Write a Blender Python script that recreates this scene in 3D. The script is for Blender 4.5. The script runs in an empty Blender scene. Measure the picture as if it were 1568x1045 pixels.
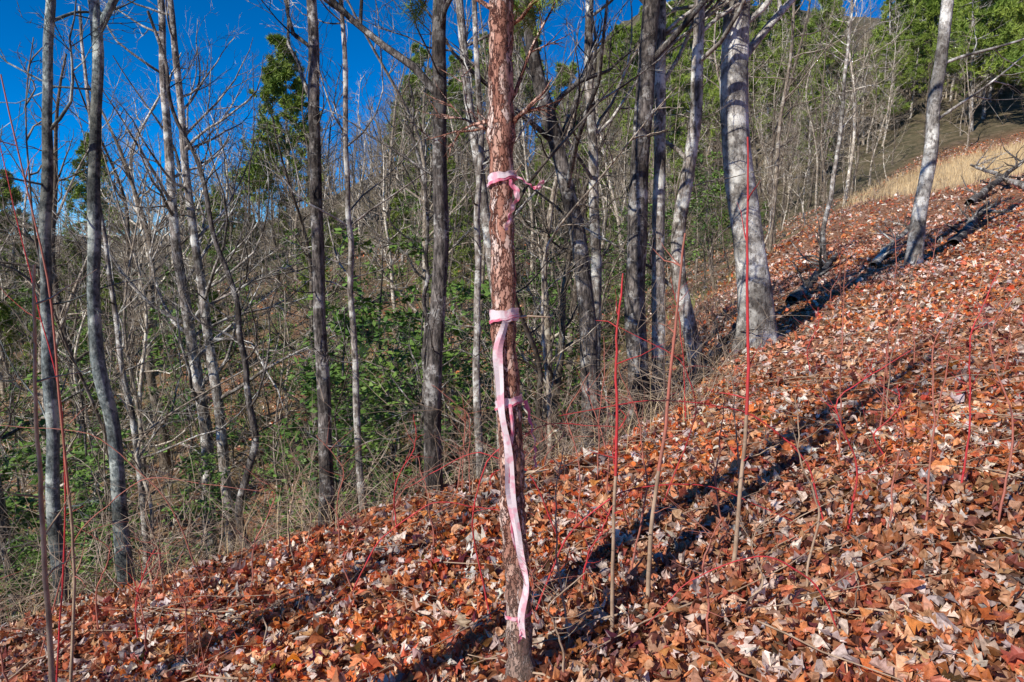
import bpy, math, random
import numpy as np
from mathutils import Vector
R = np.random.RandomState(7)
scene = bpy.context.scene
scene.view_settings.view_transform='Standard'
scene.view_settings.look='None'
scene.view_settings.exposure=0

# ------------------------------------------------------------ terrain
CX=[-60,-30,-6,-3,-0.4,1,1.8,2.6,4,8,14,25,40,90]
CY=[-4,0,3.2,4.2,5.1,5.3,5.9,7.2,12,19,27,42,60,120]
def crest(x): return np.interp(x,CX,CY)
def sdist(x,y):
    g=(crest(x+1.0)-crest(x-1.0))/2
    return (y-crest(x))/np.sqrt(1+g*g)
def sp(a,k):  # soft plus
    return np.logaddexp(0,a*k)/k
def vn(x,y,f,seed):
    a=seed*12.9
    return (np.sin(x*f+a)*np.cos(y*f*1.13+a*1.7)+np.sin((x*.7+y*.8)*f*1.9+a*2.3)*.5+np.sin((x*.9-y*.6)*f*3.1+a)*.3)/1.8
def hgt(x,y):
    x=np.asarray(x,float); y=np.asarray(y,float)
    xc=np.clip(x,-45,60)
    z=.22*xc
    z=z-.06*np.minimum(y,9)+.015*sp(np.minimum(y,110)-12,.6)
    s=sdist(x,y)
    w=np.interp(x,[-20,3,12,25,40],[1,1,.5,.2,.1])
    d=np.clip(s,0,1e9)
    drop=.5*(sp(s-.25,4))-.5*sp(s-7.2,.7)
    rise=.40*sp(s-14,.35)-.40*sp(s-75,.1)
    z=z-drop*w+rise*np.interp(x,[-60,-25,-6,6,30],[.5,.55,.72,.95,1.1])
    z=z+.3*(sp(y-48,.3)-sp(y-110,.3))*np.interp(x,[5,22],[0,1])
    b=.045*vn(x,y,1.3,1)+.02*vn(x,y,3.7,2)
    z=z+b+np.clip((d-2)/10,0,1)*.45*vn(x,y,.33,3)
    return z
def nrm(x,y,e=.08):
    n=np.stack([-(hgt(x+e,y)-hgt(x-e,y))/(2*e),-(hgt(x,y+e)-hgt(x,y-e))/(2*e),np.ones_like(x)],-1)
    return n/np.linalg.norm(n,axis=-1,keepdims=True)

def mesh_from(name,V,F,mat=None,smooth=False,attrs=None):
    V=np.asarray(V,np.float32); F=np.asarray(F,np.int32)
    me=bpy.data.meshes.new(name)
    k=F.shape[1]
    me.vertices.add(len(V)); me.vertices.foreach_set('co',V.ravel())
    me.loops.add(F.size); me.loops.foreach_set('vertex_index',F.ravel())
    me.polygons.add(len(F)); me.polygons.foreach_set('loop_start',np.arange(0,F.size,k,dtype=np.int32))
    try: me.polygons.foreach_set('loop_total',np.full(len(F),k,np.int32))
    except Exception: pass
    me.polygons.foreach_set('use_smooth',np.full(len(F),smooth,bool))
    if attrs:
        for an,av in attrs.items():
            a=me.attributes.new(an,'FLOAT_COLOR','POINT')
            av=np.asarray(av,np.float32)
            if av.shape[1]==3: av=np.concatenate([av,np.ones((len(av),1),np.float32)],1)
            a.data.foreach_set('color',av.ravel())
    me.update(calc_edges=True); me.validate()
    if mat: me.materials.append(mat)
    return me
def obj(name,me,parent=None,loc=(0,0,0)):
    o=bpy.data.objects.new(name,me); scene.collection.objects.link(o); o.location=loc
    if parent: o.parent=parent
    return o

# ------------------------------------------------------------ materials
def newmat(name):
    m=bpy.data.materials.new(name); m.use_nodes=True
    nt=m.node_tree; bs=nt.nodes['Principled BSDF']
    bs.inputs['Specular IOR Level'].default_value=.25
    return m,nt,bs
def N(nt,t,**k):
    n=nt.nodes.new(t)
    for a,b in k.items(): setattr(n,a,b)
    return n
def ramp(nt,stops,interp='LINEAR'):
    r=nt.nodes.new('ShaderNodeValToRGB'); r.color_ramp.interpolation=interp
    e=r.color_ramp.elements
    while len(e)<len(stops): e.new(.5)
    for i,(p,c) in enumerate(stops):
        e[i].position=p; e[i].color=(*c,1)
    return r
def noise(nt,vec,scale,detail=4,rough=.6):
    n=nt.nodes.new('ShaderNodeTexNoise'); n.inputs['Scale'].default_value=scale
    n.inputs['Detail'].default_value=detail; n.inputs['Roughness'].default_value=rough
    if vec: nt.links.new(vec,n.inputs['Vector'])
    return n
def mix(nt,fac,a,b,mode='MIX'):
    m=nt.nodes.new('ShaderNodeMix'); m.data_type='RGBA'; m.blend_type=mode
    for s,v in ((m.inputs[0],fac),(m.inputs[6],a),(m.inputs[7],b)):
        if isinstance(v,(int,float)): s.default_value=v
        elif isinstance(v,tuple): s.default_value=(*v,1)
        else: nt.links.new(v,s)
    return m.outputs[2]
def bump(nt,bs,h,strength,dist):
    b=nt.nodes.new('ShaderNodeBump'); b.inputs['Strength'].default_value=strength; b.inputs['Distance'].default_value=dist
    nt.links.new(h,b.inputs['Height']); nt.links.new(b.outputs[0],bs.inputs['Normal'])

def bark(name,dark,mid,light,lichen=(.5,.52,.47),lich=.6,scale=1.0,vary=False,stretch=.25,bs_=.5,detail=5):
    m,nt,bs=newmat(name)
    tc=N(nt,'ShaderNodeTexCoord'); mp=N(nt,'ShaderNodeMapping')
    mp.inputs['Scale'].default_value=(1,1,stretch)
    nt.links.new(tc.outputs['Object'],mp.inputs['Vector'])
    n1=noise(nt,mp.outputs[0],34*scale,detail,.75)
    r1=ramp(nt,[(.38,dark),(.5,mid),(.62,light)])
    nt.links.new(n1.outputs[0],r1.inputs[0])
    n2=noise(nt,tc.outputs['Object'],5.5,detail,.75)
    r2=ramp(nt,[(lich-.05,(0,0,0)),(lich+.03,(1,1,1))]); nt.links.new(n2.outputs[0],r2.inputs[0])
    c=mix(nt,r2.outputs[0],r1.outputs[0],lichen)
    if not vary:
        n4=noise(nt,tc.outputs['Object'],2.1,4,.6)  # broad mottles: lit and shaded patterns painted into the bark colour
        r4=ramp(nt,[(.40,(.38,.35,.32)),(.58,(1.3,1.27,1.22))]); nt.links.new(n4.outputs[0],r4.inputs[0])
        c=mix(nt,1.0,c,r4.outputs[0],'MULTIPLY')
    if vary:
        oi=N(nt,'ShaderNodeObjectInfo')
        rr=ramp(nt,[(0,(.3,.27,.24)),(.4,(.7,.63,.55)),(.75,(1.15,1.07,.96)),(1,(1.9,1.85,1.7))])
        nt.links.new(oi.outputs['Random'],rr.inputs[0])
        c=mix(nt,1.0,c,rr.outputs[0],'MULTIPLY')
    nt.links.new(c,bs.inputs['Base Color']); bs.inputs['Roughness'].default_value=.85
    if not vary: bump(nt,bs,n1.outputs[0],bs_,.03)
    return m
M_grey=bark('grey_bark',(.07,.06,.05),(.27,.235,.205),(.50,.46,.42),(.68,.68,.63),.55,bs_=.7)
M_dark=bark('dark_bark',(.03,.026,.024),(.12,.105,.095),(.27,.24,.215),(.46,.45,.42),.58,bs_=.9)
M_blue=bark('smooth_bark',(.05,.06,.06),(.14,.17,.17),(.27,.31,.30),(.44,.49,.45),.56,stretch=.6)  # smooth grey bark, with the blue tint of shading put into its colour
M_big=bark('beech_bark',(.14,.13,.12),(.34,.32,.295),(.52,.50,.465),(.70,.70,.66),.52,stretch=.4,bs_=.8)
M_forest=bark('forest_bark',(.12,.10,.08),(.27,.235,.195),(.42,.37,.31),(.52,.5,.45),.58,vary=True,detail=2)
def flaky():
    m,nt,bs=newmat('flaky_red_bark')
    tc=N(nt,'ShaderNodeTexCoord'); mp=N(nt,'ShaderNodeMapping'); mp.inputs['Scale'].default_value=(1,1,.34)
    nt.links.new(tc.outputs['Object'],mp.inputs['Vector'])
    nn=noise(nt,mp.outputs[0],22,5,.7)
    mx=mix(nt,.10,mp.outputs[0],nn.outputs['Color'])
    v=N(nt,'ShaderNodeTexVoronoi'); v.inputs['Scale'].default_value=50; nt.links.new(mx,v.inputs['Vector'])
    v2=N(nt,'ShaderNodeTexVoronoi',feature='DISTANCE_TO_EDGE'); v2.inputs['Scale'].default_value=50; nt.links.new(mx,v2.inputs['Vector'])
    sep=N(nt,'ShaderNodeSeparateColor'); nt.links.new(v.outputs['Color'],sep.inputs[0])
    r=ramp(nt,[(0,(.26,.11,.07)),(.35,(.46,.22,.15)),(.7,(.64,.38,.28)),(1,(.80,.62,.52))]); nt.links.new(sep.outputs[0],r.inputs[0])
    e=ramp(nt,[(0,(0,0,0)),(.12,(1,1,1))]); nt.links.new(v2.outputs[0],e.inputs[0])
    c=mix(nt,e.outputs[0],(.12,.03,.02),r.outputs[0])
    n3=noise(nt,tc.outputs['Object'],60,4); c=mix(nt,.6,c,n3.outputs[0],'OVERLAY')
    sx=N(nt,'ShaderNodeSeparateXYZ'); nt.links.new(tc.outputs['Object'],sx.inputs[0])
    low=ramp(nt,[(.1,(1,1,1)),(.6,(0,0,0))]); nt.links.new(sx.outputs[2],low.inputs[0])
    c=mix(nt,low.outputs[0],c,mix(nt,.6,c,(.30,.25,.20)))
    nt.links.new(c,bs.inputs['Base Color']); bs.inputs['Roughness'].default_value=.7
    bump(nt,bs,e.outputs[0],1.0,.007)
    return m
M_flaky=flaky()
def simple(name,col,rough=.6,col2=None,sc=20,transl=0,spec=.25,lo=.35,hi=.65):
    m,nt,bs=newmat(name)
    bs.inputs['Roughness'].default_value=rough; bs.inputs['Specular IOR Level'].default_value=spec
    tc=N(nt,'ShaderNodeTexCoord'); n=noise(nt,tc.outputs['Object'],sc,2)
    r=ramp(nt,[(lo,col),(hi,col2 or tuple(c*.6 for c in col))]); nt.links.new(n.outputs[0],r.inputs[0])
    nt.links.new(r.outputs[0],bs.inputs['Base Color'])
    if transl:
        t=N(nt,'ShaderNodeBsdfTranslucent'); nt.links.new(r.outputs[0],t.inputs[0])
        ms=N(nt,'ShaderNodeMixShader'); ms.inputs[0].default_value=transl
        nt.links.new(bs.outputs[0],ms.inputs[1]); nt.links.new(t.outputs[0],ms.inputs[2])
        nt.links.new(ms.outputs[0],nt.nodes['Material Output'].inputs['Surface'])
    return m
M_twig=simple('twig_bark',(.62,.49,.36),.8,(.22,.15,.10),2.5)
M_twigg=simple('grey_twig_bark',(.50,.42,.34),.8,(.15,.125,.09),1.5)
M_red=simple('red_cane',(.68,.05,.06),.45,(.46,.07,.06),12)
M_redtwig=simple('reddish_stem',(.52,.17,.12),.5,(.38,.16,.11),12)
M_tan=simple('tan_stem',(.52,.37,.25),.7,(.30,.20,.13),15)
M_tape=simple('pink_tape',(.94,.80,.80),.3,(.90,.48,.54),19,.15,.5,.50,.60)
M_tapehot=simple('bright_pink_tape',(.88,.20,.30),.35,(.92,.6,.64),22,.15,.5,.48,.62)
M_needle=simple('pine_needles',(.14,.22,.035),.55,(.32,.40,.07),.8,0)
M_leafg=simple('evergreen_leaf',(.06,.14,.03),.5,(.20,.31,.06),1.2,0)
M_grass=simple('dry_grass',(.68,.52,.30),.8,(.55,.39,.2),1)
M_ggrass=simple('green_weeds',(.24,.34,.08),.7,(.40,.38,.16),1)
M_wood=simple('broken_wood',(.66,.5,.36),.8,(.45,.3,.18),30)

def leafmat(name,tr):
    m,nt,bs=newmat(name)
    at=N(nt,'ShaderNodeAttribute'); at.attribute_name='col'
    tc=N(nt,'ShaderNodeTexCoord'); n=noise(nt,tc.outputs['Object'],48,3,.7)
    r=ramp(nt,[(.3,(.50,.43,.40)),(.5,(.97,.97,.97)),(.7,(1.3,1.32,1.35))]); nt.links.new(n.outputs[0],r.inputs[0])
    c=mix(nt,1.0,at.outputs['Color'],r.outputs[0],'MULTIPLY')
    nt.links.new(c,bs.inputs['Base Color']); bs.inputs['Roughness'].default_value=.42; bs.inputs['Specular IOR Level'].default_value=.5
    if tr:
        t=N(nt,'ShaderNodeBsdfTranslucent'); nt.links.new(c,t.inputs[0])
        ms=N(nt,'ShaderNodeMixShader'); ms.inputs[0].default_value=.2
        nt.links.new(bs.outputs[0],ms.inputs[1]); nt.links.new(t.outputs[0],ms.inputs[2])
        nt.links.new(ms.outputs[0],nt.nodes['Material Output'].inputs['Surface'])
    return m
M_leaf=leafmat('dead_leaf',1); M_leaf2=leafmat('dead_leaf_matte',0)
def groundmat():
    m,nt,bs=newmat('forest_floor')
    at=N(nt,'ShaderNodeAttribute'); at.attribute_name='zone'
    sep=N(nt,'ShaderNodeSeparateColor'); nt.links.new(at.outputs['Color'],sep.inputs[0])
    tc=N(nt,'ShaderNodeTexCoord')
    nz=noise(nt,tc.outputs['Object'],9,3); mx=mix(nt,.08,tc.outputs['Object'],nz.outputs['Color'])
    v=N(nt,'ShaderNodeTexVoronoi'); v.inputs['Scale'].default_value=24; nt.links.new(mx,v.inputs['Vector'])
    s2=N(nt,'ShaderNodeSeparateColor'); nt.links.new(v.outputs['Color'],s2.inputs[0])
    r=ramp(nt,[(0,(.06,.025,.012)),(.3,(.18,.07,.03)),(.6,(.36,.16,.08)),(.85,(.48,.30,.2)),(1,(.15,.065,.03))]); nt.links.new(s2.outputs[0],r.inputs[0])
    n2=noise(nt,tc.outputs['Object'],.5,5,.7)
    r2=ramp(nt,[(.40,(0,0,0)),(.60,(.85,.85,.85))]); nt.links.new(n2.outputs[0],r2.inputs[0])
    n3=noise(nt,tc.outputs['Object'],7,6,.8)
    r3=ramp(nt,[(.3,(.06,.075,.025)),(.5,(.19,.18,.08)),(.7,(.40,.32,.18))]); nt.links.new(n3.outputs[0],r3.inputs[0])
    gf=N(nt,'ShaderNodeMath',operation='MULTIPLY'); nt.links.new(r2.outputs[0],gf.inputs[0]); nt.links.new(sep.outputs[0],gf.inputs[1])
    c=mix(nt,gf.outputs[0],r.outputs[0],r3.outputs[0])
    # distant slopes: undergrowth, brush and litter seen together
    n5=noise(nt,tc.outputs['Object'],1.3,6,.8)
    r5=ramp(nt,[(.35,(.03,.035,.018)),(.5,(.11,.10,.055)),(.62,(.22,.17,.11)),(.72,(.34,.27,.2))]); nt.links.new(n5.outputs[0],r5.inputs[0])
    c=mix(nt,sep.outputs[2],c,r5.outputs[0])
    r4=ramp(nt,[(.3,(.42,.28,.14)),(.7,(.70,.54,.32))]); nt.links.new(n3.outputs[0],r4.inputs[0])
    c=mix(nt,sep.outputs[1],c,r4.outputs[0])
    nt.links.new(c,bs.inputs['Base Color']); bs.inputs['Roughness'].default_value=.9
    bump(nt,bs,s2.outputs[0],.6,.04)
    return m
M_ground=groundmat()

# ------------------------------------------------------------ ground sheet
def axis(n,far,c):
    t=np.linspace(-1,1,n); k=5.2
    return c+np.sinh(t*k)/np.sinh(k)*far
n=440
gx=axis(n,420,1.5); gy=axis(n,420,6)
X,Y=np.meshgrid(gx,gy); Z=hgt(X,Y)
V=np.stack([X,Y,Z],-1).reshape(-1,3)
i=np.arange(n*n).reshape(n,n)
F=np.stack([i[:-1,:-1],i[:-1,1:],i[1:,1:],i[1:,:-1]],-1).reshape(-1,4)
S=sdist(X,Y).ravel(); xr=X.ravel(); yr=Y.ravel()
green=np.clip((S-.6)/2,0,1)
def meadow(x,y):
    return np.clip(1.25-np.sqrt(((x-25-(y-33)*.7)/8)**2+((y-34)/8)**2),0,.3)/.3
farz=np.clip((yr-26)/14,0,.9)*np.clip((S+1)/4,0,1)
farz=np.maximum(farz,np.clip((yr-45)/6,0,.9))
me=mesh_from('ground',V,F,M_ground,True,{'zone':np.stack([green,meadow(xr,yr),farz],-1)})
obj('ground',me)

# ------------------------------------------------------------ dead leaves
PAL=np.array([(.72,.20,.06),(.84,.29,.095),(.60,.13,.045),(.76,.38,.18),(.92,.74,.60),(.80,.64,.55),(.40,.12,.05),(.17,.06,.035),(.88,.48,.26),(.64,.44,.33),(.58,.49,.44)])
PW=np.array([.13,.11,.12,.11,.09,.08,.12,.10,.07,.04,.03]); PW/=PW.sum()
def leaves(name,x,y,lmin,lmax,dz,tilt,pw=PW,parent=None,mat=None,T=6):
    n=len(x); 
    nn=nrm(x,y); z=hgt(x,y)
    t=np.linspace(0,1,T)
    prof=np.array([[.02,.20,.30,.28,.16,.0],[.02,.30,.12,.40,.16,.03],[.03,.40,.18,.46,.18,.0],[.02,.12,.19,.18,.10,.0]])
    if T==4: prof=prof[:,[0,1,3,5]]
    if T==8: prof=np.array([[.02,.14,.24,.29,.29,.23,.13,.0],[.015,.20,.08,.34,.12,.40,.14,.02],[.02,.34,.12,.46,.18,.30,.10,.0],[.02,.09,.15,.19,.19,.15,.08,.0]])
    ty=R.choice(4,n,p=[.28,.27,.22,.23])
    W=prof[ty]*R.uniform(.8,1.2,(n,1))
    L=lmin+(lmax-lmin)*R.beta(1.4,2.2,n)
    k1=R.normal(.5,1.7,n); k2=R.normal(.45,.75,n); tw=R.normal(0,1.0,n)
    ang=k1[:,None]*(t[None]-.5)*1.6
    dx=np.cos(ang)/(T-1); dzz=np.sin(ang)/(T-1)
    px=np.cumsum(dx,1)-.5; pz=np.cumsum(dzz,1); pz-=pz.mean(1,keepdims=True)
    P=np.zeros((n,T,3,3))
    jit=R.uniform(.7,1.3,(n,T,2))
    for ci,cs in enumerate((-1,0,1)):
        w=W*cs*(jit[:,:,0] if cs<0 else jit[:,:,1])
        a=k2[:,None]*1.2
        yy=w*np.cos(a); zz=np.abs(w)*np.sin(a)+w*tw[:,None]*(t[None]-.5)*1.5
        P[:,:,ci,0]=px; P[:,:,ci,1]=yy; P[:,:,ci,2]=pz+zz
    P+=R.normal(0,.018,P.shape)
    P*=L[:,None,None,None]
    nv=nn+R.normal(0,1,(n,3))*R.gamma(1.6,tilt/1.6,n)[:,None]
    nv[:,2]=np.where(nv[:,2]<.05,.1,nv[:,2])
    flip=R.rand(n)<.3
    nv/=np.linalg.norm(nv,axis=1,keepdims=True)
    h=R.uniform(0,2*np.pi,n); ax=np.stack([np.cos(h),np.sin(h),0*h],-1)
    ax-=nv*(ax*nv).sum(1,keepdims=True); ax/=np.linalg.norm(ax,axis=1,keepdims=True)
    ay=np.cross(nv,ax)
    nz=np.where(flip,-1,1)[:,None]*nv
    Wd=P[...,0:1]*ax[:,None,None]+P[...,1:2]*ay[:,None,None]+P[...,2:3]*nz[:,None,None]
    minz=Wd[...,2].reshape(n,-1).min(1)
    base=np.stack([x,y,z-minz*.55+R.uniform(0,dz,n)],-1)
    Wd+=base[:,None,None]
    idx=np.arange(T*3).reshape(T,3)
    f=np.stack([idx[:-1,:-1],idx[1:,:-1],idx[1:,1:],idx[:-1,1:]],-1).reshape(-1,4)
    F=(f[None]+(np.arange(n)*T*3)[:,None,None]).reshape(-1,4)
    c=PAL[R.choice(len(PAL),n,p=pw)]*R.uniform(.6,1.15,(n,1))+R.normal(0,.015,(n,3))
    patch=vn(x,y,1.1,9)+.6*vn(x,y,3.0,4)
    c*=(1+.25*patch)[:,None]
    gr=np.clip(vn(x,y,.7,13)*.6+.08,0,.45)[:,None]
    c=c*(1-gr)+gr*c.mean(1,keepdims=True)*np.array([1.35,1.0,.85])
    c=np.clip(c,.01,.92)
    C=np.repeat(c,T*3,0)
    me=mesh_from(name,Wd.reshape(-1,3),F,mat or M_leaf,False,{'col':C})
    return obj(name,me,parent)
def root(name,loc=(0,0,0)):
    o=bpy.data.objects.new(name,None); scene.collection.objects.link(o); o.location=loc; return o
lit=root('fallen_leaves')
def pts(n,x0,x1,y0,y1,cond):
    x=R.uniform(x0,x1,n); y=R.uniform(y0,y1,n); k=cond(x,y); return x[k],y[k]
x,y=pts(46000,-6.5,7.5,.5,7.5,lambda x,y:(sdist(x,y)<1.0)&(y>np.abs(x)*.9-1.6))
leaves('near_leaves',x,y,.03,.13,.04,.5,parent=lit)
x,y=pts(15000,-3.2,4.2,1.0,4.4,lambda x,y:(y>np.abs(x)*.9-.6))
leaves('foreground_leaves',x,y,.03,.125,.05,.5,parent=lit,T=8)
x,y=pts(44000,-2,16,7.5,17,lambda x,y:(sdist(x,y)<1.0)&(x<y*.95))
leaves('slope_leaves',x,y,.05,.14,.04,.45,parent=lit,mat=M_leaf2,T=4)
x,y=pts(30000,3,45,17,48,lambda x,y:(sdist(x,y)<2)&(meadow(x,y)<.5)&(x<y*.95))
leaves('far_leaves',x,y,.09,.18,.03,.4,parent=lit,mat=M_leaf2,T=4)
pw2=np.array([.10,.08,.08,.13,.12,.12,.14,.1,.06,.06,.04]);pw2/=pw2.sum()
x,y=pts(52000,-38,22,4,40,lambda x,y:(sdist(x,y)>.6)&(vn(x,y,.6,5)>-.25))
leaves('ravine_leaves',x,y,.08,.19,.03,.4,pw2,lit,M_leaf2,4)

# ------------------------------------------------------------ tubes
class Tubes:
    def __init__(s): s.g={}
    def add(s,p,r,sides=5):
        p=np.asarray(p,float); s.g.setdefault((len(p),sides),[]).append((p,np.asarray(r,float)))
    def build(s,name,mat,smooth=True):
        Vs=[];Fs=[];off=0
        for (P,sd),l in s.g.items():
            p=np.stack([a for a,_ in l]); r=np.stack([b for _,b in l])
            m=len(l)
            t=np.gradient(p,axis=1); t/=np.linalg.norm(t,axis=2,keepdims=True)+1e-9
            mean=t.mean(1); ref=np.where((np.abs(mean[:,2])>.75)[:,None],np.array([[1.,0.13,0]]),np.array([[0,0,1.]]))
            ref=ref[:,None,:]+0*t
            n1=np.cross(t,ref); n1/=np.linalg.norm(n1,axis=2,keepdims=True)+1e-9
            n2=np.cross(t,n1)
            a=np.arange(sd)*2*np.pi/sd
            ring=p[:,:,None]+r[:,:,None,None]*(np.cos(a)[None,None,:,None]*n1[:,:,None]+np.sin(a)[None,None,:,None]*n2[:,:,None])
            if sd>=9:
                jj=1+.05*np.sin(3*a[None,None]+p[:,:,2,None]*2.1)+.035*np.sin(5*a[None,None]-p[:,:,2,None]*3.3)
                if sd in (14,20):
                    jj=jj+.26*np.exp(-np.clip(p[:,:,2,None],0,9)/.22)*np.sin(5*a[None,None]+.7)
                ring=p[:,:,None]+(ring-p[:,:,None])*jj[...,None]
            Vs.append(ring.reshape(-1,3))
            i=np.arange(P*sd).reshape(P,sd); j=np.roll(i,-1,1)
            f=np.stack([i[:-1],j[:-1],j[1:],i[1:]],-1).reshape(-1,4)
            Fs.append((f[None]+(np.arange(m)*P*sd)[:,None,None]).reshape(-1,4)+off); off+=m*P*sd
        return mesh_from(name,np.concatenate(Vs),np.concatenate(Fs),mat,smooth)
def unit(v): return v/(np.linalg.norm(v)+1e-9)
def grow(T,p0,d,L,r0,lev,rng,up=.12,wob=.16,kids=(5,4,3),tips=None,P=None):
    P=P or (9 if lev==0 else 6 if lev==1 else 4)
    d=unit(np.asarray(d,float)); p=[np.asarray(p0,float)]; ds=[d]
    for i in range(P-1):
        d=unit(d+rng.normal(0,wob,3)+np.array([0,0,up]))
        p.append(p[-1]+d*L/(P-1)); ds.append(d)
    p=np.array(p); tt=np.linspace(0,1,P)
    T.add(p,r0*(1-.82*tt),5 if r0>.02 else 4 if r0>.01 else 3)
    if tips is not None and lev>=1: tips.append((p,ds))
    if lev<len(kids):
        nk=kids[lev]
        for k in range(nk):
            u=rng.uniform(.18,.95); q=u*(P-1); a=int(q); f=q-a
            a=min(a,P-2); pt=p[a]*(1-f)+p[a+1]*f
            axd=unit(np.cross(ds[a],rng.normal(0,1,3)))
            nd=unit(ds[a]*rng.uniform(.6,1.2)+axd*rng.uniform(.6,1.0))
            grow(T,pt,nd,L*rng.uniform(.35,.6)*(1.1-.4*u),max(r0*(1-.8*u)*.6,.0028),lev+1,rng,up,wob,kids,tips)

def trunkpath(ctrl,H,n,rng,wob=.02):
    c=np.array(ctrl,float); z=np.linspace(0,H,n)
    px=np.interp(z,c[:,0],c[:,1]); py=np.interp(z,c[:,0],c[:,2])
    for _ in range(4):
        px[1:-1]=(px[:-2]+2*px[1:-1]+px[2:])/4; py[1:-1]=(py[:-2]+2*py[1:-1]+py[2:])/4
    w=np.cumsum(rng.normal(0,wob,(n,2)),0)*.5; w-=w[0]
    for _ in range(2): w[1:-1]=(w[:-2]+2*w[1:-1]+w[2:])/4
    return np.stack([px+w[:,0],py+w[:,1],z],-1)

def hero(name,x,y,r,H,ctrl,mat,seed,b0=.35,nb=14,flare=1.25,extra=(),sides=14,kids=(4,4,2),rt=.3,wob=.02,low=0,zup=0):
    rng=np.random.RandomState(seed)
    z0=float(hgt(x,y))+zup; T=Tubes(); n=60
    p=trunkpath(ctrl,H,n,rng,wob); p[0,2]=-.35
    zz=p[:,2]/H; rad=r*((1-zz)*(1-rt)+rt)*(1+(flare-1)*np.exp(-np.clip(p[:,2],0,99)/(.25+r*1.5)))
    rad*=1+.03*np.sin(p[:,2]*5+seed)
    T.add(p,rad,sides)
    for k in range(nb):
        u=rng.uniform(b0,.98); a=int(u*(n-1)); h=rng.uniform(0,2*np.pi)
        L=(H*.32)*(1.15-u)*rng.uniform(.7,1.3)
        grow(T,p[a],(math.cos(h),math.sin(h),rng.uniform(.3,1.1)),L,max(rad[a]*.42,.008),0,rng,.1,.17,kids)
    for k in range(low):
        u=rng.uniform(.08,b0+.1); a=int(u*(n-1)); h=rng.uniform(0,2*np.pi)
        grow(T,p[a],(math.cos(h),math.sin(h),rng.uniform(.0,.8)),rng.uniform(.4,1.4),.009,1,rng,.05,.24,(0,4,3))
    for (zb,dr,L,rb) in extra:
        a=int(np.clip(zb/H*(n-1),0,n-1))
        grow(T,p[a],dr,L,rb,0,rng,.06,.12,kids,P=9)
    return obj(name,T.build(name,mat),None,(x,y,z0))

hero('smooth_bark_tree',-3.42,4.85,.05,7,[(0,0,0),(2,.08,0),(4.5,.34,0),(7,.5,.1)],M_blue,11,.5,9,low=4)
hero('smooth_bark_tree',-3.02,5.0,.056,7.5,[(0,0,0),(2,-.02,0),(4.2,.22,0),(7.5,.2,.1)],M_blue,12,.5,10,extra=[(4.2,(-.5,0,1),2.5,.035),(4.2,(.6,.1,.9),2.4,.03)],low=2)
hero('maple_tree',-1.7,5.9,.065,9,[(0,0,0),(2,-.03,0),(5,.02,0),(9,.2,.2)],M_dark,13,.38,14,low=6)
hero('thin_maple_tree',-1.36,6.0,.034,6.5,[(0,0,0),(3,.0,0),(6.5,.05,.1)],M_grey,14,.35,14,low=7)
hero('oak_tree',-.66,5.45,.072,9,[(0,0,0),(1,.03,0),(2.2,.13,0),(3.3,.14,.02),(5,.12,0),(9,.1,.2)],M_dark,15,.42,12,extra=[(3.25,(-.75,.0,.85),2.4,.035),(2.6,(-.8,.5,.6),1.4,.012)],low=4)
hero('thin_maple_tree',-.28,6.1,.037,7,[(0,0,0),(3,.05,0),(7,-.1,.1)],M_grey,16,.4,12,low=6)
hero('pale_bark_tree',-.12,9,.09,10,[(0,0,0),(3,-.1,0),(6,-.5,0),(10,-.9,0)],M_grey,17,.35,16,low=3)
hero('leaning_oak_tree',.98,8,.115,10,[(-.1,0,0),(2,-.12,0),(3,-.3,0),(4.6,-.75,0),(10,-1.6,0)],M_dark,18,.34,16,extra=[(2.6,(-.25,.2,1),2.5,.035)],low=4)
hero('pale_bark_tree',1.22,9.3,.085,11,[(0,0,0),(3,-.15,0),(5,-.25,0),(11,-.4,0)],M_grey,19,.35,16,low=3)
hero('black_oak_tree',1.55,8,.13,12,[(0,0,0),(1.5,-.1,0),(3,-.12,0),(5,-.03,0),(12,.1,0)],M_dark,20,.36,16,low=4)
hero('pale_bark_tree',1.78,8.15,.085,11,[(0,0,0),(1.5,-.07,0),(3,-.08,0),(5,-.12,.1),(11,-.1,.4)],M_grey,21,.36,14,low=2)
hero('leaning_birch_tree',2.28,8.1,.09,9,[(0,0,0),(.7,-.2,0),(1.6,-.42,0),(3.2,-.25,0),(5,-.2,0),(9,-.2,0)],M_grey,22,.3,16,extra=[(1.2,(-.5,.2,.5),1.6,.025)],low=6)
hero('beech_tree',3.08,8.5,.185,13,[(0,0,0),(1,-.08,0),(2.2,-.3,0),(3.4,-.44,0),(4.6,-.38,0),(13,.1,.3)],M_big,23,.36,16,flare=1.5,sides=20,rt=.4,
     extra=[(3.45,(.75,.1,.75),3.2,.06),(3.7,(.2,.4,1),3.5,.09),(3.9,(.9,0,.5),3.0,.04)],low=2)
hero('hickory_tree',7.0,12,.12,11,[(0,0,0),(1,.05,0),(2,.18,0),(3,.14,0),(5,.22,0),(11,.4,.2)],M_big,24,.3,16,sides=14,
     extra=[(2.6,(1,.1,.35),2.6,.03),(3.4,(1,-.1,.5),2.6,.03)])
hero('thin_maple_tree',7.0,15.5,.055,7,[(0,0,0),(3,.1,0),(7,.2,0)],M_grey,25,.3,16)
hero('pale_bark_tree',-5.4,11.5,.12,12,[(0,0,0),(3,.05,0),(6,-.2,0),(12,-.2,0)],M_grey,26,.3,18)
hero('pale_bark_tree',-4.9,11.2,.10,12,[(0,0,0),(3,-.05,0),(6,-.35,0),(12,-.5,0)],M_grey,27,.3,18)
hero('maple_tree',-7.1,9.2,.09,10,[(0,0,0),(3,-.15,0),(6,-.5,0),(10,-.8,0)],M_dark,28,.3,14,low=3)
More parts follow.
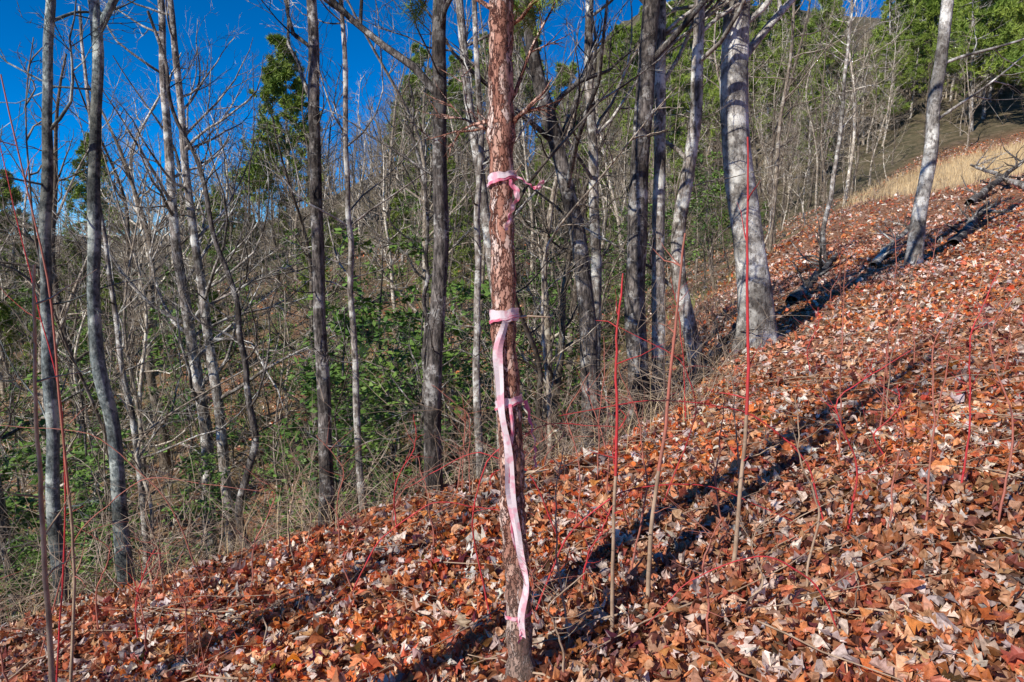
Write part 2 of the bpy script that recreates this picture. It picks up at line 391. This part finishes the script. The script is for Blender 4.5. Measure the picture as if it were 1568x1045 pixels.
hero('thin_maple_tree',-4.9,8.6,.05,8,[(0,0,0),(3,-.1,0),(8,-.3,0)],M_grey,29,.3,14,low=3)
hero('twisted_dogwood_tree',-4.9,6.1,.06,6,[(0,0,0),(1,-.15,0),(2,-.5,0),(3,-.35,0),(6,-.8,0)],M_dark,30,.25,16,low=8,wob=.04)
hero('twisted_dogwood_tree',-2.9,7.2,.045,6,[(0,0,0),(.8,-.1,0),(1.6,.15,0),(3,.1,0),(6,-.5,0)],M_dark,31,.25,16,low=8,wob=.04)
hero('twisted_dogwood_tree',-.9,7.6,.035,5,[(0,0,0),(.8,-.1,0),(1.6,-.3,0),(3,-.1,0),(5,-.3,0)],M_dark,32,.25,14,low=8,wob=.04)
hero('maple_tree',-2.45,.70,.095,8,[(0,0,0),(8,.1,0)],M_dark,41,.6,5,kids=(3,2))
hero('maple_tree',-7.5,-2.5,.10,11,[(0,0,0),(11,.2,0)],M_dark,42,.4,12,kids=(3,2))  # out of view behind the camera, added to cast dappled shadows
hero('maple_tree',-1.0,-7.5,.09,12,[(0,0,0),(12,.2,0)],M_dark,44,.4,12,kids=(3,2))  # likewise unseen, added for thin crown shadows on the leaves

# ------------------------------------------------------------ flaky-bark sapling with tape
tx,ty_=.035,2.42; tz=float(hgt(tx,ty_))
rng=np.random.RandomState(3)
sap=root('pine_sapling',(tx,ty_,tz))
T=Tubes(); n=160
p=trunkpath([(0,0,0),(.6,-.02,0),(1.3,-.045,0),(1.9,-.05,0),(2.6,-.045,0),(4.6,-.01,.05)],4.6,n,rng,.0035); p[0,2]=-.1
zz=p[:,2]/4.6
rad=.048*(1-zz*.3)*(1+.45*np.exp(-np.clip(p[:,2],0,9)/.07))
rad+=.0025*np.sin(p[:,2]*37)+.002*np.sin(p[:,2]*83+1)+rng.normal(0,.0014,n)
rad+=.010*np.exp(-((p[:,2]-2.08)/.05)**2)
T.add(p,rad,22)
def at(z): 
    return np.array([np.interp(z,p[:,2],p[:,k]) for k in range(3)]),float(np.interp(z,p[:,2],rad))
tips=[]
for z,dr,L,rb in [(2.10,(-1,-.1,.05),.17,.010),(2.07,(1,-.15,.75),.26,.012),(2.12,(.8,.3,1.1),.5,.010),(2.05,(-.4,.9,.4),.5,.010),(2.09,(-.9,.4,.0),.28,.007),
                  (2.45,(-1,.1,.6),.5,.010),(2.4,(1,.1,.7),.4,.010),(2.5,(.1,.9,.5),.5,.010),(2.9,(-1,.2,.4),.7,.012),(2.95,(1,.1,.5),.7,.012),(3.5,(-.8,-.5,.6),.6,.01),(3.55,(.8,-.5,.6),.6,.01)]:
    a,_=at(z); grow(T,a,dr,L,rb,1,rng,.03,.12,(0,3,3),tips,P=6)
obj('trunk',T.build('trunk',M_flaky),sap)
T=Tubes()
for z,dr,L,rb in [(1.42,(1,-.2,.3),.17,.009),(.86,(1,-.3,-.05),.14,.011),(.80,(.9,.2,.5),.22,.006),(1.20,(-1,-.1,.1),.05,.006),(1.9,(.9,-.3,.2),.1,.006),(.62,(.7,-.5,.2),.08,.006),(1.65,(-.8,-.4,.2),.06,.006),(1.1,(.8,-.5,.3),.07,.006),(1.75,(.7,-.6,.1),.05,.006)]:
    a,_=at(z); grow(T,a,dr,L,rb,2,rng,.02,.2,(0,0,0),P=5)
obj('dead_stubs',T.build('dead_stubs',M_wood),sap)
def needles(tips,rng,per,ln,wd,steps=3,spread=1.0):
    Vv=[];Ff=[]
    for pp,ds in tips:
        for s in range(steps):
            a=len(pp)-1-s if s<len(pp) else len(pp)-1
            for k in range(per):
                d=unit(np.array(ds[a])*.7+rng.normal(0,.55*spread,3)+np.array([0,0,.15])); l=ln*rng.uniform(.6,1.2)
                w=unit(np.cross(d,rng.normal(0,1,3)))*wd
                q=pp[a]+rng.normal(0,ln*.12,3); i=len(Vv)
                Vv+= [q-w,q+w,q+d*l]; Ff.append((i,i+1,i+2))
    return Vv,Ff
Vv,Ff=needles([t for t in tips if t[0][-1][2]>2.45],rng,22,.08,.0014,3)
obj('needle_tufts',mesh_from('needle_tufts',Vv,Ff,M_needle),sap)

def band(name,z,w,mat,tilt=0.,turns=1.15,out=0):
    a=np.linspace(0,2*np.pi*turns,60); c,r=at(z)
    V=[]
    for k,t in enumerate(a):
        rr=r+.0045+out+.0015*t/6.28+.0012*math.sin(7*t)+.0008*math.sin(17*t)
        zc=z+tilt*math.sin(t+.8)+.0015*math.sin(5*t)
        ww=w*(1+.12*math.sin(3*t+z*9))
        x0=c[0]+rr*math.cos(t-1.2); y0=c[1]+rr*math.sin(t-1.2)
        for q,o in ((-.5,0),(-.17,.002),(.17,-.0015),(.5,.001)):
            V.append((x0*1+o,y0-o,zc+ww*q+.0015*math.sin(9*t+q)))
    F=[(4*k+j,4*k+4+j,4*k+5+j,4*k+1+j) for k in range(len(a)-1) for j in range(3)]
    obj(name,mesh_from(name,V,F,mat,True),sap)
band('tape_band_1',1.92,.028,M_tape,.008)
band('tape_band_1b',1.905,.010,M_tapehot,.014,out=.003)
band('tape_band_2',1.445,.042,M_tape,.004)
band('tape_band_2b',1.43,.010,M_tapehot,.012,out=.003)
band('tape_band_3',1.13,.032,M_tape,.012)
band('tape_band_3b',1.115,.008,M_tapehot,.016,out=.003)
band('tape_band_4',.30,.016,M_tapehot,.010)
def tail(name,pts_,w,mat,tw0=0,tw1=2.0,seed=0):
    c=np.array(pts_,float); m=80; c[:,0]+=.006
    t=np.linspace(0,1,len(c)); u=np.linspace(0,1,m)
    q=np.stack([np.interp(u,t,c[:,k]) for k in range(3)],-1)
    for _ in range(12): q[1:-1]=(q[:-2]+2*q[1:-1]+q[2:])/4
    q[:,0]+=.003*np.sin(u*31+seed); 
    tg=np.gradient(q,axis=0); tg/=np.linalg.norm(tg,axis=1,keepdims=True)
    V=[]
    for k in range(m):
        an=tw0+(tw1-tw0)*u[k]+.35*math.sin(u[k]*11+seed)+.2*math.sin(u[k]*27+seed)
        a=np.array([math.cos(an),math.sin(an),0.]); a=unit(a-tg[k]*a.dot(tg[k])); nv=np.cross(tg[k],a)
        ww=w*(1-.3*abs(math.sin(u[k]*9+seed)))
        V+= [q[k]-a*ww/2, q[k]+nv*w*.2*math.sin(u[k]*24), q[k]+a*ww/2]
    F=[(3*k+j,3*k+3+j,3*k+4+j,3*k+1+j) for k in range(m-1) for j in range(2)]
    obj(name,mesh_from(name,V,F,mat,False),sap)
fy=-.060
tail('tape_tail_long',[(-.065,fy,1.43),(-.09,fy,1.33),(-.092,fy,1.24),(-.078,fy-.01,1.12),(-.060,fy-.012,1.0),(-.048,fy-.012,.86),(-.036,fy-.014,.72),(-.018,fy-.02,.62),(.004,fy-.02,.52),(.012,fy-.02,.44),(-.008,fy-.02,.32),(-.004,fy-.02,.24)],.037,M_tape,.1,-.6,2)
tail('tape_tail_inner',[(-.045,fy+.002,1.13),(-.04,fy-.004,1.0),(-.053,fy-.003,.9),(-.045,fy-.004,.78),(-.04,fy-.003,.66),(-.02,fy-.003,.55),(.015,fy-.01,.45),(-.01,fy-.015,.3)],.016,M_tapehot,.3,1.0,5)
tail('tape_tail_top',[(-.05,fy,1.91),(-.02,fy-.01,1.86),(-.045,fy-.01,1.80),(-.06,fy-.005,1.74)],.024,M_tapehot,.2,1.2,1)
tail('tape_tail_side',[(-.02,fy+.01,1.92),(.02,fy,1.89),(.045,fy,1.88),(.06,fy,1.905)],.02,M_tapehot,1.2,.2,4)
tail('tape_tail_back',[(.01,0.04,1.12),(.03,.03,1.03),(.045,.03,.95),(.045,.02,.87)],.024,M_tapehot,.9,1.9,3)
tail('tape_tail_low',[(-.02,fy-.0,.31),(-.005,fy-.01,.27),(-.012,fy-.015,.22)],.02,M_tapehot,.3,1.2,7)

# ------------------------------------------------------------ red bramble canes and shoots
def cane(name,x,y,pts_,r,mat,seed,lowmat=None,twigs=0,wob=.006):
    rg=np.random.RandomState(seed); T=Tubes(); z0=float(hgt(x,y))
    c=np.array(pts_,float); m=26; t=np.linspace(0,1,len(c)); u=np.linspace(0,1,m)
    q=np.stack([np.interp(u,t,c[:,k]) for k in range(3)],-1)
    for _ in range(3): q[1:-1]=(q[:-2]+2*q[1:-1]+q[2:])/4
    w=np.cumsum(rg.normal(0,wob,(m,3)),0)*.35; w-=w[0]; q=q+w
    rr=r*(1-.65*u)
    par=root(name,(x,y,z0))
    k=10 if lowmat else m-1
    if lowmat:
        A=Tubes(); A.add(q[:k+1],rr[:k+1],7); obj('lower_stem',A.build('lower_stem',lowmat),par)
        T.add(q[k:],rr[k:],7)
    else: T.add(q,rr,7)
    for j in range(twigs):
        a=rg.randint(6,m-2); h=rg.uniform(0,6.28)
        grow(T,q[a],(math.cos(h),math.sin(h),rg.uniform(.2,.9)),rg.uniform(.08,.3),r*.4,2,rg,.05,.15,(0,0,0),P=5)
    obj('cane',T.build('cane',mat),par)
cane('red_shoot',1.02,2.95,[(0,0,-.05),(.02,0,.5),(.03,0,.95),(.0,0,1.4),(-.02,0,1.95)],.011,M_red,1,lowmat=M_tan,twigs=5)
cane('red_shoot',.58,2.75,[(0,0,-.05),(.01,0,.4),(.06,0,.8),(.09,0,1.2),(.11,0,1.62)],.011,M_redtwig,2,lowmat=M_tan,twigs=6)
cane('red_shoot',.42,2.6,[(0,0,-.05),(-.01,0,.4),(.0,0,.9),(-.01,0,1.25),(.0,0,1.5)],.009,M_red,3,lowmat=M_tan,twigs=5)
cane('bramble_cane',1.55,3.2,[(0,0,0),(-.1,0,.35),(-.4,0,.6),(-.9,-.1,.68),(-1.35,-.2,.62)],.005,M_red,4,twigs=2)
cane('bramble_cane',.1,2.9,[(0,0,0),(.15,0,.4),(.4,0,.62),(.8,.1,.6),(1.2,.1,.42)],.005,M_red,5,twigs=2)
cane('bramble_cane',-.1,3.0,[(0,0,0),(-.1,0,.5),(-.02,0,.8),(.25,0,.95),(.6,.1,.9)],.0045,M_red,6,twigs=2)
cane('bramble_cane',.0,2.2,[(0,0,0),(-.25,0,.15),(-.5,0,.1),(-.7,0,.0)],.004,M_red,7)
cane('bramble_cane',1.2,2.3,[(0,0,0),(-.1,0,.2),(-.3,0,.32),(-.55,0,.22),(-.7,0,.02)],.004,M_red,8)
cane('bramble_cane',-.9,3.4,[(0,0,0),(.2,0,.4),(.5,0,.62),(.95,0,.55)],.0045,M_red,9)
cane('bramble_cane',.3,3.6,[(0,0,0),(-.2,0,.5),(-.5,0,.62),(-.9,0,.4)],.0045,M_red,15)
cane('bramble_cane',.9,3.9,[(0,0,0),(.2,0,.6),(.1,0,.9),(-.3,0,1.1)],.0045,M_red,16)
cane('bramble_cane',-2.6,3.4,[(0,0,0),(.3,0,.8),(.7,0,1.1),(1.3,0,1.0)],.004,M_redtwig,17)
cane('bramble_cane',-1.7,3.6,[(0,0,0),(-.2,0,.7),(-.6,0,1.1),(-1.2,0,1.15)],.004,M_redtwig,18)
cane('red_shoot',-2.15,3.0,[(0,0,0),(.1,0,.7),(.1,0,1.3),(.12,0,2.0),(.0,0,2.9)],.008,M_redtwig,10,lowmat=M_tan,twigs=7)
cane('bramble_cane',-2.25,3.05,[(0,0,0),(.15,0,.9),(.2,0,1.5),(.1,0,2.2),(0,0,3.0)],.0045,M_red,11,twigs=2)
cane('young_sapling',-2.05,2.75,[(0,0,-.05),(.02,0,.5),(.07,0,1.1),(.1,0,1.6),(.15,0,2.1)],.014,M_tan,12,twigs=8)
rg0=np.random.RandomState(77)
SD=[(2.05,4.1,1.35),(2.6,4.6,1.2),(2.45,4.4,.9),(3.3,4.2,2.0),(1.6,3.1,.9),(3.1,5.5,1.3),(1.25,2.7,.8),(2.75,4.3,1.0),(3.6,6,1.2),(4.9,6.5,1.6),(-.45,3.6,.7),(.2,2.35,.45),(.75,2.4,.5),(-1.6,3.9,.8),(2.2,3.2,1.1),(4.2,8.6,1.4),(5.6,8.2,1.3)]
for k in range(40):
    xx=rg0.uniform(-2.5,8); yy=rg0.uniform(2.6,10)
    if sdist(xx,yy)<.3 and xx<.8*yy: SD.append((xx,yy,rg0.uniform(.4,1.3)))
for k in range(30):
    xx=rg0.uniform(-2.6,1.2); yy=rg0.uniform(2.5,5.2)
    if sdist(xx,yy)<.6: SD.append((xx,yy,rg0.uniform(.25,.9)))
for k,(x,y,h) in enumerate(SD):
    rg=np.random.RandomState(60+k)
    cane('bare_seedling',x,y,[(0,0,-.03),(rg.normal(0,.04),0,h*.4),(rg.normal(0,.07),rg.normal(0,.05),h*.75),(rg.normal(0,.1),0,h)],.0055,[M_redtwig,M_tan,M_redtwig,M_redtwig,M_red][k%5],60+k,twigs=13,wob=.010)

# ------------------------------------------------------------ sticks, logs, brush
T=Tubes(); rng=np.random.RandomState(5)
for k in range(1100):
    x=rng.uniform(-4.5,9); y=rng.uniform(1.2,12)
    if sdist(x,y)>0.8: continue
    h=rng.uniform(0,6.28); L=rng.uniform(.1,.8)
    m=6; q=np.zeros((m,3)); 
    for j in range(m):
        xx=x+math.cos(h)*L*j/5+rng.normal(0,.012); yy=y+math.sin(h)*L*j/5+rng.normal(0,.012)
        q[j]=(xx,yy,float(hgt(xx,yy))+.05+rng.uniform(0,.03)+(.12*j/5 if k%4==0 else 0))
    T.add(q,np.linspace(1,.4,m)*rng.uniform(.0015,.006),4)
obj('fallen_sticks',T.build('fallen_sticks',M_tan))
def brush(name,cnt,cond,x0,x1,y0,y1,lmin,lmax,mat,seed,rr=(.002,.006),nk=3,up=-.10):
    T=Tubes(); rg=np.random.RandomState(seed); c=0
    while c<cnt:
        x=rg.uniform(x0,x1); y=rg.uniform(y0,y1)
        if not cond(x,y): continue
        c+=1; h=rg.uniform(0,6.28); L=rg.uniform(lmin,lmax)
        grow(T,(x,y,float(hgt(x,y))-.02),(math.cos(h)*rg.uniform(.3,1.4),math.sin(h)*rg.uniform(.3,1.4),1),L,rg.uniform(*rr),1,rg,up,.18,(0,nk),P=8)
    return obj(name,T.build(name,mat))
brush('brush_thicket',760,lambda x,y: .0<sdist(x,y)<2.6 and x<.6,-9,1,2,9,.5,1.5,M_twig,70,(.002,.005))
brush('brush_thicket',420,lambda x,y: .1<sdist(x,y)<2.8 and x>.2,.2,5,6,13,.5,1.5,M_twig,71)
brush('brush_thicket',1000,lambda x,y: 2.2<sdist(x,y)<14,-22,12,6,26,.7,2.0,M_twigg,72,(.003,.007),3)
brush('brush_thicket',260,lambda x,y: -3<sdist(x,y)<4 and y>13,7,28,13,40,.6,1.8,M_twig,73,(.004,.008),2)
brush('brush_thicket',900,lambda x,y: sdist(x,y)>10 and abs(x)<y*.9,-45,40,26,62,1.5,3.5,M_twigg,74,(.010,.02),3,-.02)
def log(name,a,b,r,mat,seed,lift=.0):
    rg=np.random.RandomState(seed); T=Tubes(); m=20
    q=[]
    for k in range(m):
        u=k/(m-1); x=a[0]+(b[0]-a[0])*u+rg.normal(0,.02); y=a[1]+(b[1]-a[1])*u+rg.normal(0,.02)
        q.append((x,y,float(hgt(x,y))+r*.7+lift*u))
    q=np.array(q); T.add(q,r*(1-.6*np.linspace(0,1,m)),10)
    for j in range(9):
        k=rg.randint(3,m-1); h=rg.uniform(0,6.28)
        grow(T,q[k],(math.cos(h),math.sin(h),.6),rg.uniform(.4,1.3),r*.3,1,rg,.02,.2,(0,3,0))
    obj(name,T.build(name,mat))
log('fallen_log',(4.4,10.8),(7.0,14.8),.10,M_dark,1)
log('fallen_log',(8.2,12.8),(11.5,16.8),.10,M_dark,2,.2)
log('fallen_log',(6.6,12.6),(9.3,15.9),.08,M_grey,3,.3)
log('fallen_log',(12.5,19),(17.5,24),.12,M_dark,8,.5)
log('fallen_log',(14.5,19.5),(17,26),.10,M_grey,9,.6)
log('fallen_log',(1.9,7.4),(3.3,9.6),.05,M_dark,4,.3)
log('fallen_log',(-6.5,8.5),(-3.4,11),.10,M_dark,6,.4)
log('fallen_log',(-1.2,11),(1.8,9.6),.08,M_grey,7,.4)

# ------------------------------------------------------------ forest variants
def variant(seed,H,r,b0,nb,kids,mat,lean=.3,wob=.06,bw=.17,rmin=.010):
    rng=np.random.RandomState(seed); T=Tubes(); n=22
    p=trunkpath([(0,0,0),(H*.3,rng.normal(0,lean*.3),rng.normal(0,lean*.3)),(H*.65,rng.normal(0,lean),rng.normal(0,lean)),(H,rng.normal(0,lean*1.5),rng.normal(0,lean*1.5))],H,n,rng,wob)
    p[0,2]=-.5; rad=r*(1-.85*p[:,2]/H)*(1+.3*np.exp(-np.clip(p[:,2],0,9)/.4))
    T.add(p,rad,8)
    for k in range(nb):
        u=b0+(1-b0)*(k+rng.rand())/nb; a=min(int(u*(n-1)),n-1); h=rng.uniform(0,6.28)
        grow(T,p[a],(math.cos(h),math.sin(h),rng.uniform(.35,1.2)),H*.34*(1.2-u)*rng.uniform(.6,1.3),max(rad[a]*.5,rmin),0,rng,.08,bw,kids)
    return T.build('bare_tree_mesh_%d'%seed,mat)
VT=[variant(100+k,R.uniform(9,14),R.uniform(.06,.13),R.uniform(.18,.4),18,(5,5),M_forest,.6,.09,.22) for k in range(7)]
VF=[variant(150+k,R.uniform(8,12),R.uniform(.07,.12),R.uniform(.08,.25),20,(5,4),M_forest,.5,.08,.2,.025) for k in range(6)]
VS=[variant(200+k,R.uniform(3.0,6.5),R.uniform(.016,.034),.12,16,(4,3),M_forest,.6,.09,.24) for k in range(6)]
def pine(seed,H,mat=M_needle):
    rng=np.random.RandomState(seed); T=Tubes(); tips=[]
    T.add(np.stack([rng.normal(0,.03,12),rng.normal(0,.03,12),np.linspace(-.4,H,12)],-1),np.linspace(.14,.02,12),8)
    z=H*.25
    while z<H:
        for k in range(rng.randint(3,6)):
            h=rng.uniform(0,6.28); L=(H-z)*.27*rng.uniform(.6,1.2)+.35
            grow(T,(0,0,z),(math.cos(h),math.sin(h),rng.uniform(0,.45)),L,.03,0,rng,.05,.12,(5,2),tips,P=6)
        z+=rng.uniform(.4,.7)
    Vv,Ff=needles(tips,rng,6,.30,.032,4,1.1)
    return T.build('pine_wood_%d'%seed,M_grey),mesh_from('pine_foliage_%d'%seed,Vv,Ff,mat)
PN=[pine(300+k,R.uniform(8,12)) for k in range(3)]
def place(par,me_list,x,y,rs,names):
    h=R.uniform(0,6.28); s=R.uniform(*rs)
    for me,nm in zip(me_list,names):
        o=bpy.data.objects.new(nm,me); scene.collection.objects.link(o); o.parent=par
        o.location=(x,y,float(hgt(x,y))); o.rotation_euler=(R.normal(0,.06),R.normal(0,.06),h); o.scale=(s,s,s*R.uniform(.9,1.1))
far=root('bare_forest'); und=root('understory_saplings'); pin=root('pine_stand'); evu=root('evergreen_understory')
def scatter(cnt,x0,x1,y0,y1,cond,sepd,fn):
    P=[];c=0;tr=0
    while c<cnt and tr<cnt*40:
        tr+=1; x=R.uniform(x0,x1); y=R.uniform(y0,y1)
        if abs(x)>.95*y+4 or not cond(x,y): continue
        if any((x-a)**2+(y-b)**2<sepd*sepd for a,b in P): continue
        P.append((x,y)); c+=1; fn(x,y)
tree=lambda x,y: place(far,[VT[R.randint(7)]],x,y,(.6,1.2),['bare_tree'])
treef=lambda x,y: place(far,[VF[R.randint(6)]],x,y,(.5,1.0),['bare_tree'])
sapl=lambda x,y: place(und,[VS[R.randint(6)]],x,y,(.7,1.3),['sapling'])
scatter(22,-20,9,9.5,20,lambda x,y:sdist(x,y)>3,1.5,tree)
scatter(100,-45,30,20,42,lambda x,y:sdist(x,y)>1.2,1.5,tree)
scatter(280,-85,40,40,92,lambda x,y:meadow(x,y)<.1 and (sdist(x,y)>0 or y>55),1.6,treef)
scatter(150,-25,26,36,85,lambda x,y:meadow(x,y)<.1 and sdist(x,y)>6,1.6,treef)
scatter(80,18,90,42,75,lambda x,y:meadow(x,y)<.05,1.8,treef)
scatter(95,-16,10,6.8,20,lambda x,y:sdist(x,y)>1.5,.5,sapl)
scatter(120,-30,30,20,45,lambda x,y:sdist(x,y)>.5,.8,sapl)
pn=lambda x,y: place(pin,PN[R.randint(3)],x,y,(.8,1.3),['pine_wood','pine_foliage'])
pns=lambda x,y: place(pin,PN[R.randint(3)],x,y,(.25,.55),['pine_wood','pine_foliage'])
scatter(80,18,85,48,88,lambda x,y:meadow(x,y)<.05,2.4,pn)
scatter(30,-10,20,45,85,lambda x,y:sdist(x,y)>8,3,pn)
scatter(5,-40,-14,40,60,lambda x,y:sdist(x,y)>8,3,pn)
scatter(34,-26,16,20,50,lambda x,y:sdist(x,y)>9,2,pns)

def evergreen(seed,H,dens):
    rng=np.random.RandomState(seed); T=Tubes(); tips=[]
    n=12; p=np.stack([np.cumsum(rng.normal(0,.03,n)),np.cumsum(rng.normal(0,.03,n)),np.linspace(-.1,H,n)],-1)
    T.add(p,np.linspace(.025,.006,n),6)
    for k in range(int(18*dens)):
        a=rng.randint(3,n); h=rng.uniform(0,6.28)
        grow(T,p[a],(math.cos(h),math.sin(h),.25),H*.3*(1.3-a/n),.008,1,rng,.02,.12,(0,5),tips,P=6)
    Vv=[];Ff=[]
    for pp,ds in tips:
        for q in pp[1:]:
            for k in range(3):
                d=unit(rng.normal(0,1,3)*np.array([1,1,.45])); l=rng.uniform(.06,.11); w=unit(np.cross(d,[0,0,1]+rng.normal(0,.4,3)))*l*.26
                c=q+rng.normal(0,.02,3); i=len(Vv); Vv+=[c,c+d*l*.5-w,c+d*l,c+d*l*.5+w]; Ff.append((i,i+1,i+2,i+3))
    return T.build('holly_wood_%d'%seed,M_dark),mesh_from('holly_leaf_%d'%seed,Vv,Ff,M_leafg)
EV=[evergreen(400+k,R.uniform(1.8,2.8),1.2) for k in range(3)]
def holly(x,y,s,k):
    r=root('holly_sapling',(x,y,float(hgt(x,y))))
    for me,nm in zip(EV[k%3],('stem','leaves')): obj(nm,me,r)
    r.scale=(s,s,s); r.rotation_euler=(0,0,R.uniform(0,6.28))
for k,(x,y,s) in enumerate([(-2.1,9.2,1.3),(-1.2,9.0,1.3),(-3.0,10.5,1.3),(-1.7,10.2,1.7),(-3.9,8.2,.8),(-4.4,7.0,.6),(-5.6,8.5,.9),(-1.9,8.2,.8)]): holly(x,y,s,k)
evf=lambda x,y: place(evu,EV[R.randint(3)],x,y,(.4,1.7),['evergreen_stem','evergreen_leaves'])
scatter(70,-18,7,7.5,22,lambda x,y:sdist(x,y)>2 and not(-3<x<1 and y<10),.9,evf)
scatter(80,-30,14,20,42,lambda x,y:sdist(x,y)>3,1.2,evf)

# ------------------------------------------------------------ grasses
def grass(name,cnt,x0,x1,y0,y1,cond,l0,l1,w,mat):
    x,y=pts(cnt,x0,x1,y0,y1,cond); n=len(x); z=hgt(x,y); l=R.uniform(l0,l1,n); h=R.uniform(0,6.28,n)
    b=np.stack([x,y,z-.02],-1); wv=np.stack([np.cos(h),np.sin(h),0*h],-1)*w
    bend=np.stack([R.normal(0,.35,n),R.normal(0,.35,n),np.ones(n)],-1)
    m=b+bend*np.array([.4,.4,1])*(l*.55)[:,None]; t=b+bend*l[:,None]
    V=np.stack([b-wv,b+wv,m+wv*.7,m-wv*.7,t+wv*.1,t-wv*.1],1).reshape(-1,3)
    i=(np.arange(n)*6)[:,None]
    F=np.concatenate([i+np.array([[0,1,2,3]]),i+np.array([[3,2,4,5]])])
    obj(name,mesh_from(name,V,F,mat))
grass('dry_grass',30000,8,60,20,50,lambda x,y:meadow(x,y)>.15,.2,.6,.012,M_grass)
grass('green_weeds',18000,-20,8,5,24,lambda x,y:(sdist(x,y)>1)&(vn(x,y,.9,6)>.2),.08,.35,.007,M_ggrass)
grass('dry_grass',4500,-8,9,2,14,lambda x,y:(sdist(x,y)>-.2)&(sdist(x,y)<2.5),.15,.5,.003,M_grass)
grass('pine_straw',3600,.8,4.5,1.2,4.5,lambda x,y:(vn(x,y,1.5,11)>.0),.06,.09,.0012,M_grass)

# ------------------------------------------------------------ light, sky, camera
el=math.radians(36); trav=Vector((.72*math.cos(el),.69*math.cos(el),-math.sin(el))).normalized()
sd=bpy.data.lights.new('sun','SUN'); sd.energy=5.0; sd.angle=math.radians(.5); sd.color=(1,.94,.86)
so=bpy.data.objects.new('sun',sd); scene.collection.objects.link(so); so.rotation_euler=trav.to_track_quat('-Z','Y').to_euler(); so.location=(-8,-8,12)
w=bpy.data.worlds.new('World'); scene.world=w; w.use_nodes=True; nt=w.node_tree
sky=nt.nodes.new('ShaderNodeTexSky'); sky.sky_type='NISHITA'; sky.sun_disc=False
sky.sun_elevation=el; sky.sun_rotation=math.atan2(-trav.x,-trav.y); sky.ozone_density=5.5; sky.dust_density=0; sky.air_density=.6; sky.altitude=2500
hs=nt.nodes.new('ShaderNodeHueSaturation'); hs.inputs['Saturation'].default_value=1.45; hs.inputs['Value'].default_value=1.1
bg=nt.nodes['Background']; bg.inputs[1].default_value=.15
nt.links.new(sky.outputs[0],hs.inputs['Color']); nt.links.new(hs.outputs[0],bg.inputs[0])
cd=bpy.data.cameras.new('camera'); cd.lens=24; cd.sensor_width=36; cd.clip_end=2000; cd.clip_start=.05
co=bpy.data.objects.new('camera',cd); scene.collection.objects.link(co)
co.location=(0,0,1.6); co.rotation_euler=(math.radians(81),0,0); scene.camera=co
